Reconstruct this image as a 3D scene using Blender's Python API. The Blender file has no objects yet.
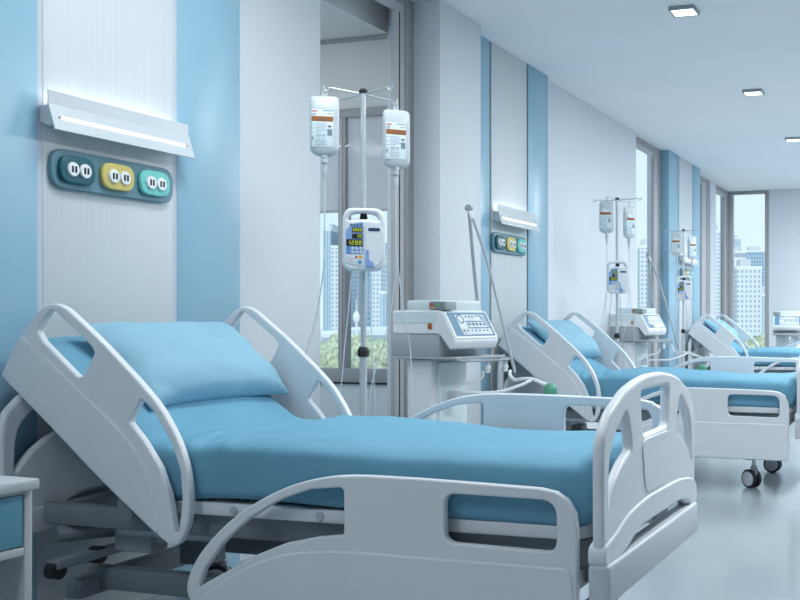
import bpy, bmesh, math, random
from mathutils import Vector, Matrix, noise
PI = math.pi
random.seed(7)
SC = bpy.context.scene
COL = SC.collection
FZ = -0.045            # floor level
CZ = 3.14              # ceiling level

# ------------------------------------------------------------------ materials
def nodes_of(name):
    m = bpy.data.materials.new(name); m.use_nodes = True
    return m, m.node_tree.nodes, m.node_tree.links, m.node_tree.nodes['Principled BSDF']

def pmat(name, col, rough=.5, metal=0., var=0., scale=20., bump=0., stretch=(1, 1, 1), spec=.5, emit=None, estr=0., coat=0.):
    m, n, l, b = nodes_of(name)
    b.inputs['Roughness'].default_value = rough
    b.inputs['Metallic'].default_value = metal
    b.inputs['Specular IOR Level'].default_value = spec
    b.inputs['Coat Weight'].default_value = coat
    tc = n.new('ShaderNodeTexCoord'); mp = n.new('ShaderNodeMapping'); mp.inputs['Scale'].default_value = stretch
    nz = n.new('ShaderNodeTexNoise'); nz.inputs['Scale'].default_value = scale; nz.inputs['Detail'].default_value = 4
    l.new(tc.outputs['Object'], mp.inputs['Vector']); l.new(mp.outputs['Vector'], nz.inputs['Vector'])
    cr = n.new('ShaderNodeValToRGB')
    lo = [max(0, c * (1 - var)) for c in col]; hi = [min(1, c * (1 + var)) for c in col]
    cr.color_ramp.elements[0].position = .3; cr.color_ramp.elements[1].position = .7
    cr.color_ramp.elements[0].color = (*lo, 1); cr.color_ramp.elements[1].color = (*hi, 1)
    l.new(nz.outputs['Fac'], cr.inputs['Fac']); l.new(cr.outputs['Color'], b.inputs['Base Color'])
    if bump:
        bp = n.new('ShaderNodeBump'); bp.inputs['Strength'].default_value = bump; bp.inputs['Distance'].default_value = .01
        l.new(nz.outputs['Fac'], bp.inputs['Height']); l.new(bp.outputs['Normal'], b.inputs['Normal'])
    if emit:
        b.inputs['Emission Color'].default_value = (*emit, 1); b.inputs['Emission Strength'].default_value = estr
    return m

M = {}
M['plastic'] = pmat('white_plastic', (.78, .81, .85), .38, var=.015, scale=6)
M['plastic_dim'] = pmat('pale_grey_plastic', (.60, .64, .69), .4, var=.02, scale=6)
M['grey'] = pmat('grey_plastic', (.34, .38, .42), .45, var=.03, scale=8)
M['steel'] = pmat('painted_steel', (.25, .28, .31), .42, .2, var=.04, scale=10)
M['chrome'] = pmat('brushed_metal', (.58, .63, .67), .36, .45, var=.04, scale=30)
M['black'] = pmat('black_rubber', (.012, .013, .015), .5, var=.1)
M['hub'] = pmat('wheel_hub', (.55, .60, .65), .4, var=.03)
M['fabric'] = pmat('blue_bed_linen', (.150, .365, .510), .7, var=.04, scale=5, bump=.03, spec=.35)
M['pillow'] = pmat('blue_pillow_cotton', (.28, .50, .63), .7, var=.03, scale=6, bump=.03, spec=.3)
M['wall'] = pmat('white_wall_paint', (.695, .735, .785), .55, var=.012, scale=3)
M['ceil'] = pmat('ceiling_paint', (.90, .92, .94), .75, var=.015, scale=1.2)
M['blue'] = pmat('blue_wall_panel', (.285, .485, .62), .32, var=.02, scale=2)
M['frame'] = pmat('window_frame_grey', (.36, .36, .38), .45, var=.02, scale=5)
M['frame_lt'] = pmat('window_frame_light', (.50, .50, .52), .45, var=.02, scale=5)
M['gasket'] = pmat('black_gasket', (.02, .02, .025), .6)
M['groove_dark'] = pmat('dark_groove', (.03, .04, .05), .5)
M['groove_lt'] = pmat('pale_groove', (.55, .58, .66), .5)
M['soffit'] = pmat('balcony_render_grey', (.74, .73, .73), .8, var=.02, scale=3)
M['blind'] = pmat('roller_blind_cloth', (.62, .62, .65), .8, var=.02, scale=60)
def cloth_mat():
    m = bpy.data.materials.new('blind_cloth'); m.use_nodes = True
    n, l = m.node_tree.nodes, m.node_tree.links; b = n['Principled BSDF']; o = n['Material Output']
    b.inputs['Base Color'].default_value = (.82, .81, .83, 1); b.inputs['Roughness'].default_value = .9
    tr = n.new('ShaderNodeBsdfTranslucent'); tr.inputs[0].default_value = (.86, .85, .88, 1); mx = n.new('ShaderNodeMixShader'); mx.inputs[0].default_value = .6
    l.new(b.outputs[0], mx.inputs[1]); l.new(tr.outputs[0], mx.inputs[2]); l.new(mx.outputs[0], o.inputs[0]); return m
M['blind'] = cloth_mat()
M['teal'] = pmat('socket_panel_teal', (.12, .26, .32), .4, var=.03)
M['dteal'] = pmat('socket_dark_teal', (.004, .095, .125), .35, var=.03)
M['yellow'] = pmat('socket_yellow', (.66, .54, .17), .35, var=.03)
M['mint'] = pmat('socket_mint', (.16, .58, .54), .35, var=.03)
M['white'] = pmat('white_enamel', (.85, .87, .9), .35, var=.01)
M['bag'] = pmat('infusion_bag_film', (.60, .66, .70), .3, var=.02, scale=9)
M['paper'] = pmat('label_paper', (.80, .90, .95), .6, var=.01)
M['orange'] = pmat('orange_band', (.40, .125, .015), .5, var=.05)
M['ink'] = pmat('label_ink', (.10, .17, .24), .6)
M['ink_lt'] = pmat('label_ink_pale', (.38, .48, .56), .6)
M['red'] = pmat('red_button', (.62, .08, .10), .4)
M['amber'] = pmat('amber_button', (.85, .42, .03), .4)
M['btnblue'] = pmat('blue_button', (.06, .30, .62), .4)
M['keyblue'] = pmat('blue_keypad', (.26, .40, .72), .4, var=.04)
M['dkblue'] = pmat('dark_blue_badge', (.02, .05, .14), .4)
M['green'] = pmat('green_rubber_bag', (.10, .36, .24), .35, var=.05)
M['greenled'] = pmat('green_light', (.1, .6, .2), .4)
M['screenblue'] = pmat('screen_blue', (.11, .25, .38), .5, var=.03)
M['screenpale'] = pmat('screen_pale', (.68, .74, .80), .3, var=.02)
M['digits'] = pmat('yellow_green_digits', (.5, .6, .03), .5, emit=(.62, .72, .04), estr=.35)
M['tube'] = pmat('clear_plastic_tube', (.62, .70, .77), .25, var=.02)
M['aqua'] = pmat('pale_aqua_plastic', (.68, .79, .82), .35, var=.02)
M['arm'] = pmat('grey_arm_tube', (.36, .40, .44), .45, .1)
M['cab'] = pmat('cabinet_laminate', (.50, .53, .56), .45)
M['lamp'] = pmat('lamp_paint', (.60, .65, .69), .4)
M['housing'] = pmat('grey_housing', (.40, .44, .48), .45)
M['trunk'] = pmat('tree_bark', (.16, .12, .09), .9, var=.2)
M['ground'] = pmat('city_ground', (.62, .62, .60), .9, var=.15, scale=.05)
M['strip'] = pmat('lamp_strip_glow', (.9, .95, 1), .4, emit=(.93, .97, 1), estr=2.2)
M['diffuser'] = pmat('ceiling_diffuser_glow', (.9, .95, 1), .4, emit=(.97, .99, 1), estr=2.5)
M['drawer'] = pmat('blue_drawer_front', (.12, .33, .45), .35, var=.02)

def panel_mat():      # white laminate with fine vertical grain
    m, n, l, b = nodes_of('white_grained_panel')
    tc = n.new('ShaderNodeTexCoord'); mp = n.new('ShaderNodeMapping'); mp.inputs['Scale'].default_value = (160, 160, .8)
    nz = n.new('ShaderNodeTexNoise'); nz.inputs['Scale'].default_value = 1.; nz.inputs['Detail'].default_value = 3
    cr = n.new('ShaderNodeValToRGB'); cr.color_ramp.elements[0].position = .3; cr.color_ramp.elements[1].position = .7
    cr.color_ramp.elements[0].color = (.58, .63, .66, 1); cr.color_ramp.elements[1].color = (.66, .69, .72, 1)
    l.new(tc.outputs['Object'], mp.inputs[0]); l.new(mp.outputs[0], nz.inputs['Vector']); l.new(nz.outputs['Fac'], cr.inputs[0])
    l.new(cr.outputs[0], b.inputs['Base Color']); b.inputs['Roughness'].default_value = .42
    bp = n.new('ShaderNodeBump'); bp.inputs['Strength'].default_value = .1; bp.inputs['Distance'].default_value = .002
    l.new(nz.outputs['Fac'], bp.inputs['Height']); l.new(bp.outputs[0], b.inputs['Normal'])
    return m
M['panel'] = panel_mat()

def floor_mat():
    m, n, l, b = nodes_of('polished_floor')
    tc = n.new('ShaderNodeTexCoord'); nz = n.new('ShaderNodeTexNoise'); nz.inputs['Scale'].default_value = .7; nz.inputs['Detail'].default_value = 3
    cr = n.new('ShaderNodeValToRGB'); cr.color_ramp.elements[0].position = .35; cr.color_ramp.elements[1].position = .65
    cr.color_ramp.elements[0].color = (.34, .39, .43, 1); cr.color_ramp.elements[1].color = (.38, .43, .47, 1)
    l.new(tc.outputs['Object'], nz.inputs['Vector']); l.new(nz.outputs['Fac'], cr.inputs[0]); l.new(cr.outputs[0], b.inputs['Base Color'])
    b.inputs['Roughness'].default_value = .16; b.inputs['Specular IOR Level'].default_value = .6
    return m
M['floor'] = floor_mat()

def glass_mat():
    m = bpy.data.materials.new('window_glass'); m.use_nodes = True
    n, l = m.node_tree.nodes, m.node_tree.links; n.clear()
    o = n.new('ShaderNodeOutputMaterial'); mix = n.new('ShaderNodeMixShader'); t = n.new('ShaderNodeBsdfTransparent'); g = n.new('ShaderNodeBsdfGlossy')
    fr = n.new('ShaderNodeLayerWeight'); fr.inputs[0].default_value = .12; g.inputs['Roughness'].default_value = .02
    t.inputs[0].default_value = (.97, .985, .99, 1)
    sc_ = n.new('ShaderNodeMath'); sc_.operation = 'MULTIPLY'; sc_.inputs[1].default_value = .012; l.new(fr.outputs[1], sc_.inputs[0]); l.new(sc_.outputs[0], mix.inputs[0]); l.new(t.outputs[0], mix.inputs[1]); l.new(g.outputs[0], mix.inputs[2]); l.new(mix.outputs[0], o.inputs[0])
    return m
M['glass'] = glass_mat()

def facade_mat(name, wallc, winc, nx, nz_, fx=.55, fz=.5):
    m, n, l, b = nodes_of(name)
    tc = n.new('ShaderNodeTexCoord'); sp = n.new('ShaderNodeSeparateXYZ'); l.new(tc.outputs['Object'], sp.inputs[0])
    def ma(op, a, bb=None):
        q = n.new('ShaderNodeMath'); q.operation = op
        for i, v in ((0, a), (1, bb)):
            if v is None: continue
            if isinstance(v, (int, float)): q.inputs[i].default_value = v
            else: l.new(v, q.inputs[i])
        return q.outputs[0]
    u = ma('ADD', sp.outputs[0], sp.outputs[1])
    fu = ma('LESS_THAN', ma('FRACT', ma('MULTIPLY', u, 1 / nx)), fx); fv = ma('LESS_THAN', ma('FRACT', ma('MULTIPLY', sp.outputs[2], 1 / nz_)), fz)
    mk = ma('MULTIPLY', fu, fv)
    mx = n.new('ShaderNodeMixRGB'); mx.inputs[1].default_value = (*wallc, 1); mx.inputs[2].default_value = (*winc, 1)
    l.new(mk, mx.inputs[0]); l.new(mx.outputs[0], b.inputs['Base Color']); b.inputs['Roughness'].default_value = .6
    return m

def leaf_mat():
    m, n, l, b = nodes_of('tree_leaves')
    tc = n.new('ShaderNodeTexCoord'); nz = n.new('ShaderNodeTexNoise'); nz.inputs['Scale'].default_value = 5.; nz.inputs['Detail'].default_value = 6
    cr = n.new('ShaderNodeValToRGB'); cr.color_ramp.elements[0].position = .35; cr.color_ramp.elements[1].position = .68
    cr.color_ramp.elements[0].color = (.36, .43, .28, 1); cr.color_ramp.elements[1].color = (.78, .82, .64, 1)
    l.new(tc.outputs['Object'], nz.inputs['Vector']); l.new(nz.outputs['Fac'], cr.inputs[0]); l.new(cr.outputs[0], b.inputs['Base Color'])
    b.inputs['Roughness'].default_value = .8
    return m
M['leaf'] = leaf_mat()

# ------------------------------------------------------------------ mesh helpers
XZ = Matrix(((1, 0, 0, 0), (0, 0, -1, 0), (0, 1, 0, 0), (0, 0, 0, 1)))   # drawing plane -> X,Z ; thickness -> -Y
YZ = Matrix(((0, 0, 1, 0), (1, 0, 0, 0), (0, 1, 0, 0), (0, 0, 0, 1)))    # drawing plane -> Y,Z ; thickness -> X
T = Matrix.Translation

def fillet(pts, r=.02, n=4):
    out = []; N = len(pts)
    for i in range(N):
        p = Vector(pts[i][:2]); a = Vector(pts[i - 1][:2]); b = Vector(pts[(i + 1) % N][:2])
        rr = pts[i][2] if len(pts[i]) > 2 else r
        da, db = (a - p), (b - p); la, lb = da.length, db.length
        k = min(rr, .49 * la, .49 * lb)
        p0 = p + da / la * k; p1 = p + db / lb * k
        for j in range(n + 1):
            t = j / n
            out.append(p0 * (1 - t) ** 2 + p * 2 * t * (1 - t) + p1 * t * t)
    return out

def smooth_path(pts, sub=8):
    P = [Vector(p) for p in pts]
    if len(P) < 3: return P
    Q = [P[0] * 2 - P[1]] + P + [P[-1] * 2 - P[-2]]; out = []
    for i in range(1, len(Q) - 2):
        a, b, c, d = Q[i - 1:i + 3]
        for j in range(sub):
            t = j / sub
            out.append(.5 * ((2 * b) + (c - a) * t + (2 * a - 5 * b + 4 * c - d) * t * t + (3 * b - a - 3 * c + d) * t ** 3))
    out.append(P[-1]); return out

class MB:
    def __init__(s): s.bm = bmesh.new(); s.mats = []
    def mi(s, m):
        if m not in s.mats: s.mats.append(m)
        return s.mats.index(m)
    def add(s, tmp, mat, mx=None):      # tmp: bmesh
        if mx is not None: tmp.transform(mx)
        me = bpy.data.meshes.new('tmp'); tmp.to_mesh(me); tmp.free(); s.addmesh(me, mat)
    def addmesh(s, me, mat, mx=None):
        if mx is not None: me.transform(mx)
        n0 = len(s.bm.faces); s.bm.from_mesh(me); s.bm.faces.ensure_lookup_table()
        k = s.mi(mat)
        for f in s.bm.faces[n0:]: f.material_index = k
        bpy.data.meshes.remove(me)
    def box(s, x0, x1, y0, y1, z0, z1, mat, bev=0., seg=2, mx=None):
        t = bmesh.new(); bmesh.ops.create_cube(t, size=1)
        t.transform(T(((x0 + x1) / 2, (y0 + y1) / 2, (z0 + z1) / 2)) @ Matrix.Diagonal((abs(x1 - x0), abs(y1 - y0), abs(z1 - z0), 1)))
        if bev: bmesh.ops.bevel(t, geom=t.edges[:], offset=bev, segments=seg, affect='EDGES', profile=.5)
        s.add(t, mat, mx); return s
    def plate(s, outer, thick, mat, base=None, holes=(), bev=.004, r=.02, mx=None, hr=None):
        cu = bpy.data.curves.new('c', 'CURVE'); cu.dimensions = '2D'; cu.fill_mode = 'BOTH'
        cu.extrude = max(.0002, thick / 2 - bev); cu.bevel_depth = bev; cu.bevel_resolution = 2; cu.offset = -bev
        for pts, rr in [(outer, r)] + [(h, hr if hr is not None else r) for h in holes]:
            q = fillet(pts, rr) if rr > 0 else [Vector(p[:2]) for p in pts]
            # drop doubles
            q = [p for i, p in enumerate(q) if (p - q[i - 1]).length > 1e-5]
            sp = cu.splines.new('POLY'); sp.points.add(len(q) - 1); sp.use_cyclic_u = True
            for i, p in enumerate(q): sp.points[i].co = (p.x, p.y, 0, 1)
        ob = bpy.data.objects.new('c', cu); COL.objects.link(ob)
        dg = bpy.context.evaluated_depsgraph_get(); dg.update()
        me = bpy.data.meshes.new_from_object(ob.evaluated_get(dg))
        bpy.data.objects.remove(ob); bpy.data.curves.remove(cu)
        me.materials.clear()
        X = base if base is not None else Matrix.Identity(4)
        if mx is not None: X = mx @ X
        s.addmesh(me, mat, X); return s
    def tube(s, pts, rad, mat, n=10, sub=8, smooth=True, mx=None, cap=True):
        P = smooth_path(pts, sub) if smooth else [Vector(p) for p in pts]
        t = bmesh.new(); rings = []; up = None
        for i, p in enumerate(P):
            d = (P[min(i + 1, len(P) - 1)] - P[max(i - 1, 0)]).normalized()
            if up is None:
                up = Vector((0, 0, 1)) if abs(d.z) < .9 else Vector((1, 0, 0))
            a = d.cross(up).normalized(); up = a.cross(d).normalized()
            rr = rad(i / (len(P) - 1)) if callable(rad) else rad
            rings.append([t.verts.new(p + (a * math.cos(2 * PI * k / n) + up * math.sin(2 * PI * k / n)) * rr) for k in range(n)])
        for i in range(len(rings) - 1):
            for k in range(n): t.faces.new((rings[i][k], rings[i][(k + 1) % n], rings[i + 1][(k + 1) % n], rings[i + 1][k]))
        if cap: t.faces.new(rings[0][::-1]); t.faces.new(rings[-1])
        bmesh.ops.recalc_face_normals(t, faces=t.faces[:])
        s.add(t, mat, mx); return s
    def cyl(s, p0, p1, r, mat, n=20, mx=None): return s.tube([p0, p1], r, mat, n=n, smooth=False, mx=mx)
    def lathe(s, prof, mat, n=24, mx=None):   # profile (r,z) about Z
        t = bmesh.new(); rings = []
        for r, z in prof:
            rings.append([t.verts.new((r * math.cos(2 * PI * k / n), r * math.sin(2 * PI * k / n), z)) for k in range(n)])
        for i in range(len(rings) - 1):
            for k in range(n): t.faces.new((rings[i][k], rings[i][(k + 1) % n], rings[i + 1][(k + 1) % n], rings[i + 1][k]))
        t.faces.new(rings[0][::-1]); t.faces.new(rings[-1])
        bmesh.ops.remove_doubles(t, verts=t.verts[:], dist=1e-6)
        bmesh.ops.recalc_face_normals(t, faces=t.faces[:])
        s.add(t, mat, mx); return s
    def quads(s, grid, mat, mx=None, closed_u=False, cap=False):
        t = bmesh.new(); V = [[t.verts.new(p) for p in row] for row in grid]
        W = len(V[0])
        for i in range(len(V) - 1):
            for k in range(W if closed_u else W - 1):
                t.faces.new((V[i][k], V[i][(k + 1) % W], V[i + 1][(k + 1) % W], V[i + 1][k]))
        if cap: t.faces.new(V[0][::-1]); t.faces.new(V[-1])
        bmesh.ops.recalc_face_normals(t, faces=t.faces[:])
        s.add(t, mat, mx); return s
    def build(s, name, parent=None, off=None, ang=38, smooth=True):
        me = bpy.data.meshes.new(name)
        if off is not None: s.bm.transform(T(-Vector(off)))
        s.bm.to_mesh(me); s.bm.free()
        for m in s.mats: me.materials.append(m)
        if smooth:
            me.polygons.foreach_set('use_smooth', [True] * len(me.polygons)); me.set_sharp_from_angle(angle=math.radians(ang))
        o = bpy.data.objects.new(name, me); COL.objects.link(o)
        if parent is not None: o.parent = parent
        return o

def tag(o, label=None, cat=None, group=None, kind=None):
    if label: o['label'] = label
    if cat: o['category'] = cat
    if group: o['group'] = group
    if kind: o['kind'] = kind
    return o
def empty(name, loc, rz=0., label=None, cat=None, group=None):
    o = bpy.data.objects.new(name, None); COL.objects.link(o); o.location = loc; o.rotation_euler = (0, 0, rz); o.empty_display_size = .1
    return tag(o, label, cat, group)
def copy_tree(o, parent=None):
    c = o.copy(); COL.objects.link(c)
    if parent is not None: c.parent = parent
    for ch in list(o.children): copy_tree(ch, c)
    return c
def struct(mb, name, parent=None, smooth=True):
    o = mb.build(name, parent, smooth=smooth)
    if parent is None: o['kind'] = 'structure'
    return o

# ------------------------------------------------------------------ the room
XR, YF, YB = 4.2, -2.6, 16.6
struct(MB().box(-4.9, XR, YF, YB + .1, FZ - .1, FZ, M['floor']), 'floor')
struct(MB().box(-3.42, XR, YF, YB + .1, CZ, CZ + .15, M['ceil']), 'ceiling')
w = MB()
w.box(-3.42, -3.20, 4.16, 4.915, FZ, CZ, M['wall'], .004)
w.box(-3.42, -3.20, YF, 4.16, FZ, CZ, M['wall'])
w.box(-3.42, -3.20, 6.50, 8.21, FZ, CZ, M['wall'])
w.box(-3.42, -3.20, 8.20, 11.01, FZ, CZ, M['wall'])
w.box(-3.42, -3.28, 12.24, 14.02, FZ, CZ, M['wall'])
w.box(-3.42, -3.28, 15.20, 15.585, FZ, CZ, M['wall'])
struct(w, 'wall_left')
struct(MB().box(-3.42, -3.04, 6.012, 6.63, FZ, CZ, M['wall'], .006), 'column')
w = MB(); w.box(-2.64, XR, YB, YB + .15, FZ, CZ, M['wall']); struct(w, 'wall_back')
struct(MB().box(XR, XR + .15, YF, YB + .15, FZ, CZ, M['wall']), 'wall_right')
struct(MB().box(-3.42, XR, YF - .15, YF, FZ, CZ, M['wall']), 'wall_front')

PX = -3.15
tn = 0
def wall_set(b0, b1, w0, w1, c0, c1, groove, side=None):
    """blue panel, joint, white panel, joint, blue panel on the head wall"""
    global tn
    back = -3.20 if side is None else -3.28
    for mat, y0, y1, x in (('blue', b0, b1, PX), (groove, b1, w0, PX - (.012 if groove == 'groove_dark' else .002)), ('panel', w0, w1, PX), (groove, w1, c0, PX - (.012 if groove == 'groove_dark' else .002)), ('blue', c0, c1, PX)):
        tn += 1
        struct(MB().box(back, x, y0, y1, FZ, CZ, M[mat], .0015 if mat != groove else 0), 'trim_%d' % tn)
wall_set(1.55, 3.007, 3.032, 3.716, 3.742, 4.168, 'groove_lt')
wall_set(6.631, 7.022, 7.052, 7.735, 7.768, 8.204, 'groove_dark')
wall_set(12.245, 12.727, 12.765, 13.49, 13.535, 13.935, 'groove_dark', 1)

# window 1: opening in the head wall and the glazed bay behind it
f = MB()
f.box(-3.265, -3.235, 5.785, 6.0095, FZ, CZ - .002, M['frame_lt'], .004)
f.box(-3.31, -3.225, 5.905, 6.010, FZ, CZ, M['frame'], .004)
f.box(-3.33, -3.22, 4.90, 4.928, FZ, CZ, M['frame'], .003)
f.box(-3.263, -3.238, 4.92, 6.003, 3.03, CZ - .004, M['frame_lt'], .004)
f.box(-3.308, -3.229, 4.92, 6.004, 3.09, CZ - .003, M['frame'], .003)
f.box(-3.26, -3.239, 4.92, 6.003, FZ + .001, .04, M['frame'], .004)
win1 = struct(f, 'window_1', smooth=True)
MB().box(-3.254, -3.2335, 5.835, 5.848, .04, 3.03, M['gasket']).build('gasket', win1)
MB().box(-3.252, -3.247, 4.93, 5.796, .04, 3.03, M['glass']).build('pane', win1)
b = MB()       # bay: soffit, outer posts, side wall with window
b.box(-4.9, -3.425, 4.2, 6.1, 2.962, CZ + .15, M['soffit'])
b.box(-4.9, -3.425, 6.06, 6.16, 2.49, 2.96, M['soffit'])
b.box(-4.9, -3.33, 6.04, 6.06, 2.935, 2.96, M['frame'])
b.box(-4.9, -3.33, 6.045, 6.16, FZ, .69, M['wall'])
b.box(-4.9, -4.8, 4.2, 6.16, FZ, .69, M['wall'])
b.box(-4.9, -3.425, 4.1, 4.2, FZ, CZ, M['wall'])
struct(b, 'wall_bay', smooth=False)
bl = MB(); bl.box(-4.05, -3.75, 4.5, 4.8, 2.93, 2.961, M['frame_lt'], .004); bl.box(-4.03, -3.77, 4.52, 4.78, 2.925, 2.932, M['diffuser']); struct(bl, 'bay_fill_panel')  # unseen lamp body added, with its area light, to brighten the bay and blinds
d_ = bpy.data.lights.new('bay_fill_light', 'AREA'); d_.size = .26; d_.energy = 9; d_.color = (1, .97, .95)
o_ = bpy.data.objects.new('bay_fill_light', d_); COL.objects.link(o_); o_.location = (-3.9, 4.65, 2.92)
f = MB()
f.box(-4.9, -3.33, 6.03, 6.10, 2.434, 2.493, M['frame'], .003)
f.box(-4.9, -3.33, 6.02, 6.10, .70, .79, M['frame'], .003)
f.box(-4.9, -3.33, 6.03, 6.06, .688, .70, M['gasket'])
for x0, x1 in ((-3.79, -3.735), (-4.85, -4.77), (-3.375, -3.33)): f.box(x0, x1, 6.025, 6.10, .79, 2.434, M['frame'], .004)
f.box(-3.772, -3.758, 6.018, 6.03, .79, 2.434, M['frame_lt'], .002)
win2 = struct(f, 'window_2')
for x0, x1 in ((-4.77, -3.79), (-3.735, -3.375)): MB().box(x0, x1, 6.06, 6.066, .79, 2.434, M['glass']).build('pane', win2)
for x0, x1, side in ((-4.76, -3.795, 'left of the mullion'), (-3.73, -3.38, 'right of the mullion')):
    bl = empty('roller_blind', ((x0 + x1) / 2, 6.05, 2.43), 0, 'pale grey roller blind drawn halfway down in the glazed bay, ' + side, 'blind', 'roller blinds in the bay')
    MB().box(x0, x1, 6.048, 6.051, 1.83, 2.434, M['blind']).build('cloth', bl, off=bl.location)
    MB().box(x0, x1, 6.044, 6.054, 1.815, 1.832, M['frame_lt'], .003).build('bottom_bar', bl, off=bl.location)

def wall_window(nm, y0, y1, x=-3.25, z0=.30, jamb=.03, far=.17):
    f = MB()
    f.box(x - .045, x, y0, y0 + jamb, FZ, CZ, M['frame'], .003)
    f.box(x - .043, x - .01, y1 - far, y1 - .003, FZ, CZ - .003, M['frame_lt'], .003)
    f.box(x - .045, x, y1 - far * .36, y1, FZ, CZ, M['frame'], .003)
    f.box(x - .030, x - .006, y1 - far - .02, y1 - far + .03, FZ, CZ - .1, M['frame'], .002)
    f.box(x - .044, x - .004, y0 + .002, y1 - .002, CZ - .07, CZ - .002, M['frame'], .003)
    f.box(x - .043, x - .013, y0 + .003, y1 - .003, CZ - .12, CZ - .06, M['frame_lt'], .003)
    f.box(x - .044, x - .004, y0 + .002, y1 - .002, z0 - .08, z0, M['frame'], .003)
    f.box(x - .04, x - .03, y0, y1, FZ, z0 - .07, M['wall'])
    o = struct(f, nm)
    MB().box(x - .032, x - .027, y0 + jamb, y1 - far, z0, CZ - .12, M['glass']).build('pane', o)
wall_window('window_3', 11.0, 12.245, far=.29)
wall_window('window_4', 14.02, 15.20, x=-3.29, far=.5)
wall_window('window_5', 15.587, 16.595, x=-3.29, far=.27)
f = MB()
f.box(-3.42, -3.27, YB - .002, YB + .1, FZ, CZ - .0005, M['frame'], .003)
f.box(-3.28, -3.215, YB + .01, YB + .1, FZ, CZ, M['frame_lt'], .003)
f.box(-2.705, -2.641, YB - .002, YB + .1, FZ, CZ, M['frame'], .003)
f.box(-3.4, -2.645, YB - .001, YB + .1, CZ - .05, CZ - .001, M['frame'], .003)
f.box(-3.4, -2.645, YB - .001, YB + .1, FZ, .2, M['frame'], .003)
win6 = struct(f, 'window_6')
MB().box(-3.215, -2.705, YB + .05, YB + .056, .2, CZ - .05, M['glass']).build('pane', win6)
struct(MB().box(-2.64, XR, YB - .012, YB, FZ, FZ + .09, M['frame_lt']), 'baseboard_back')

# ------------------------------------------------------------------ ceiling lights
def area(name, loc, rot, sx, sy, power, col=(1, 1, 1)):
    d = bpy.data.lights.new(name, 'AREA'); d.shape = 'RECTANGLE'; d.size = sx; d.size_y = sy; d.energy = power; d.color = col
    o = bpy.data.objects.new(name, d); COL.objects.link(o); o.location = loc; o.rotation_euler = rot; return o
LC = (.88, .94, .95)
CL_P = 6
FILL_P = 30
FILL_PANELS = [(-.1, 4.3, 1.8), (-.1, 7.6, 2.6), (-.1, 10.9, 2.3), (-.1, 14.2, 6.), (-2.1, 3.4, .76), (-2.1, .2, .95), (2.6, 12., 1.4)]
UPL = .5
WS = 1.1
cl0 = empty('ceiling_light', (0, 0, CZ), 0)
fr = MB(); a, t_ = .085, .012
for x0, x1, y0, y1 in ((-a, a, -a, -a + t_), (-a, a, a - t_, a), (-a, -a + t_, -a + t_, a - t_), (a - t_, a, -a + t_, a - t_)):
    fr.box(x0, x1, y0, y1, -.026, 0, M['grey'], .001)
fr.build('frame', cl0)
MB().box(-a + t_, a - t_, -a + t_, a - t_, -.024, -.004, M['diffuser']).build('diffuser', cl0)
spots = [(-1.62, 6.70, 'square ceiling downlight nearest the camera, above the middle of the ward'),
         (-1.62, 9.31, 'square ceiling downlight second from the camera, between the two other downlights'),
         (-1.62, 11.90, 'square ceiling downlight farthest from the camera, cut by the right edge of the photo')]
for i, (x, y, lb) in enumerate(spots):
    o = cl0 if i == 0 else copy_tree(cl0)
    o.location = (x, y, CZ); tag(o, lb, 'ceiling light', 'square downlights in the ceiling')
for x, y, k in ((-1.62, 6.7, 1), (-1.62, 9.31, 1), (-1.62, 11.9, 1)):
    area('downlight', (x, y, CZ - .03), (0, 0, 0), .14, .14, CL_P * k, LC)
for x, y, k in FILL_PANELS:      # long glowing panels added out of view as fill light for the ward
    f = MB()
    f.box(x - .3, x + .3, y - .62, y + .62, CZ - .03, CZ - .001, M['frame_lt'], .003)
    o = f.build('added_fill_panel'); o['kind'] = 'structure'
    MB().box(x - .27, x + .27, y - .59, y + .59, CZ - .034, CZ - .028, M['diffuser']).build('diffuser', o)
    area('fill_panel_light', (x, y, CZ - .04), (0, 0, 0), .54, 1.18, FILL_P * k, LC)

# ------------------------------------------------------------------ lamps and socket panels on the head wall
def bed_lamp(yc):
    r = empty('wall_lamp', (PX, yc, 1.81))
    h = .375
    MB().plate([(0, .03), (.045, .012), (.068, .02), (.046, .088), (0, .088)], 2 * h - .02, M['lamp'], XZ, bev=.002, r=.003).build('housing', r)
    MB().plate([(.046, .085), (.050, .085), (.050, .142), (.046, .142)], 2 * h - .004, M['lamp'], XZ, bev=.0008, r=0).build('reflector_plate', r)
    MB().plate([(.046, .092), (.053, .092), (.084, -.003), (.079, -.005)], 2 * h, M['lamp'], XZ, bev=.001, r=0).build('front_shade', r)
    d = Vector((.031, 0, -.095)).normalized(); nrm = Vector((.095, 0, .031)).normalized()
    c0 = Vector((.053, 0, .092)) + d * .050 + nrm * .0012
    s = MB(); s.box(-.006, .006, -h * .88, h * .88, -.001, .001, M['strip'], mx=T(c0) @ Matrix.Rotation(math.atan2(.095, .031), 4, 'Y'))
    s.build('light_strip', r)
    for y in (-h * .91, h * .91): MB().cyl(c0 + Vector((0, y, 0)) - nrm * .002, c0 + Vector((0, y, 0)) + nrm * .002, .004, M['steel'], n=10).build('screw', r)
    area('lamp_uplight', (PX + .024, yc, 1.81 + .10), (PI, 0, 0), .03, .68, UPL, (.88, .95, .98))
    return r
for yc, lb in ((3.38, 'white reading lamp on the head wall above the nearest bed'), (7.43, 'white reading lamp on the head wall above the middle bed'),
               (13.12, 'white reading lamp on the head wall above the far bed, behind hanging bags')):
    tag(bed_lamp(yc), lb, 'lamp', 'reading lamps over the beds')

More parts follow.
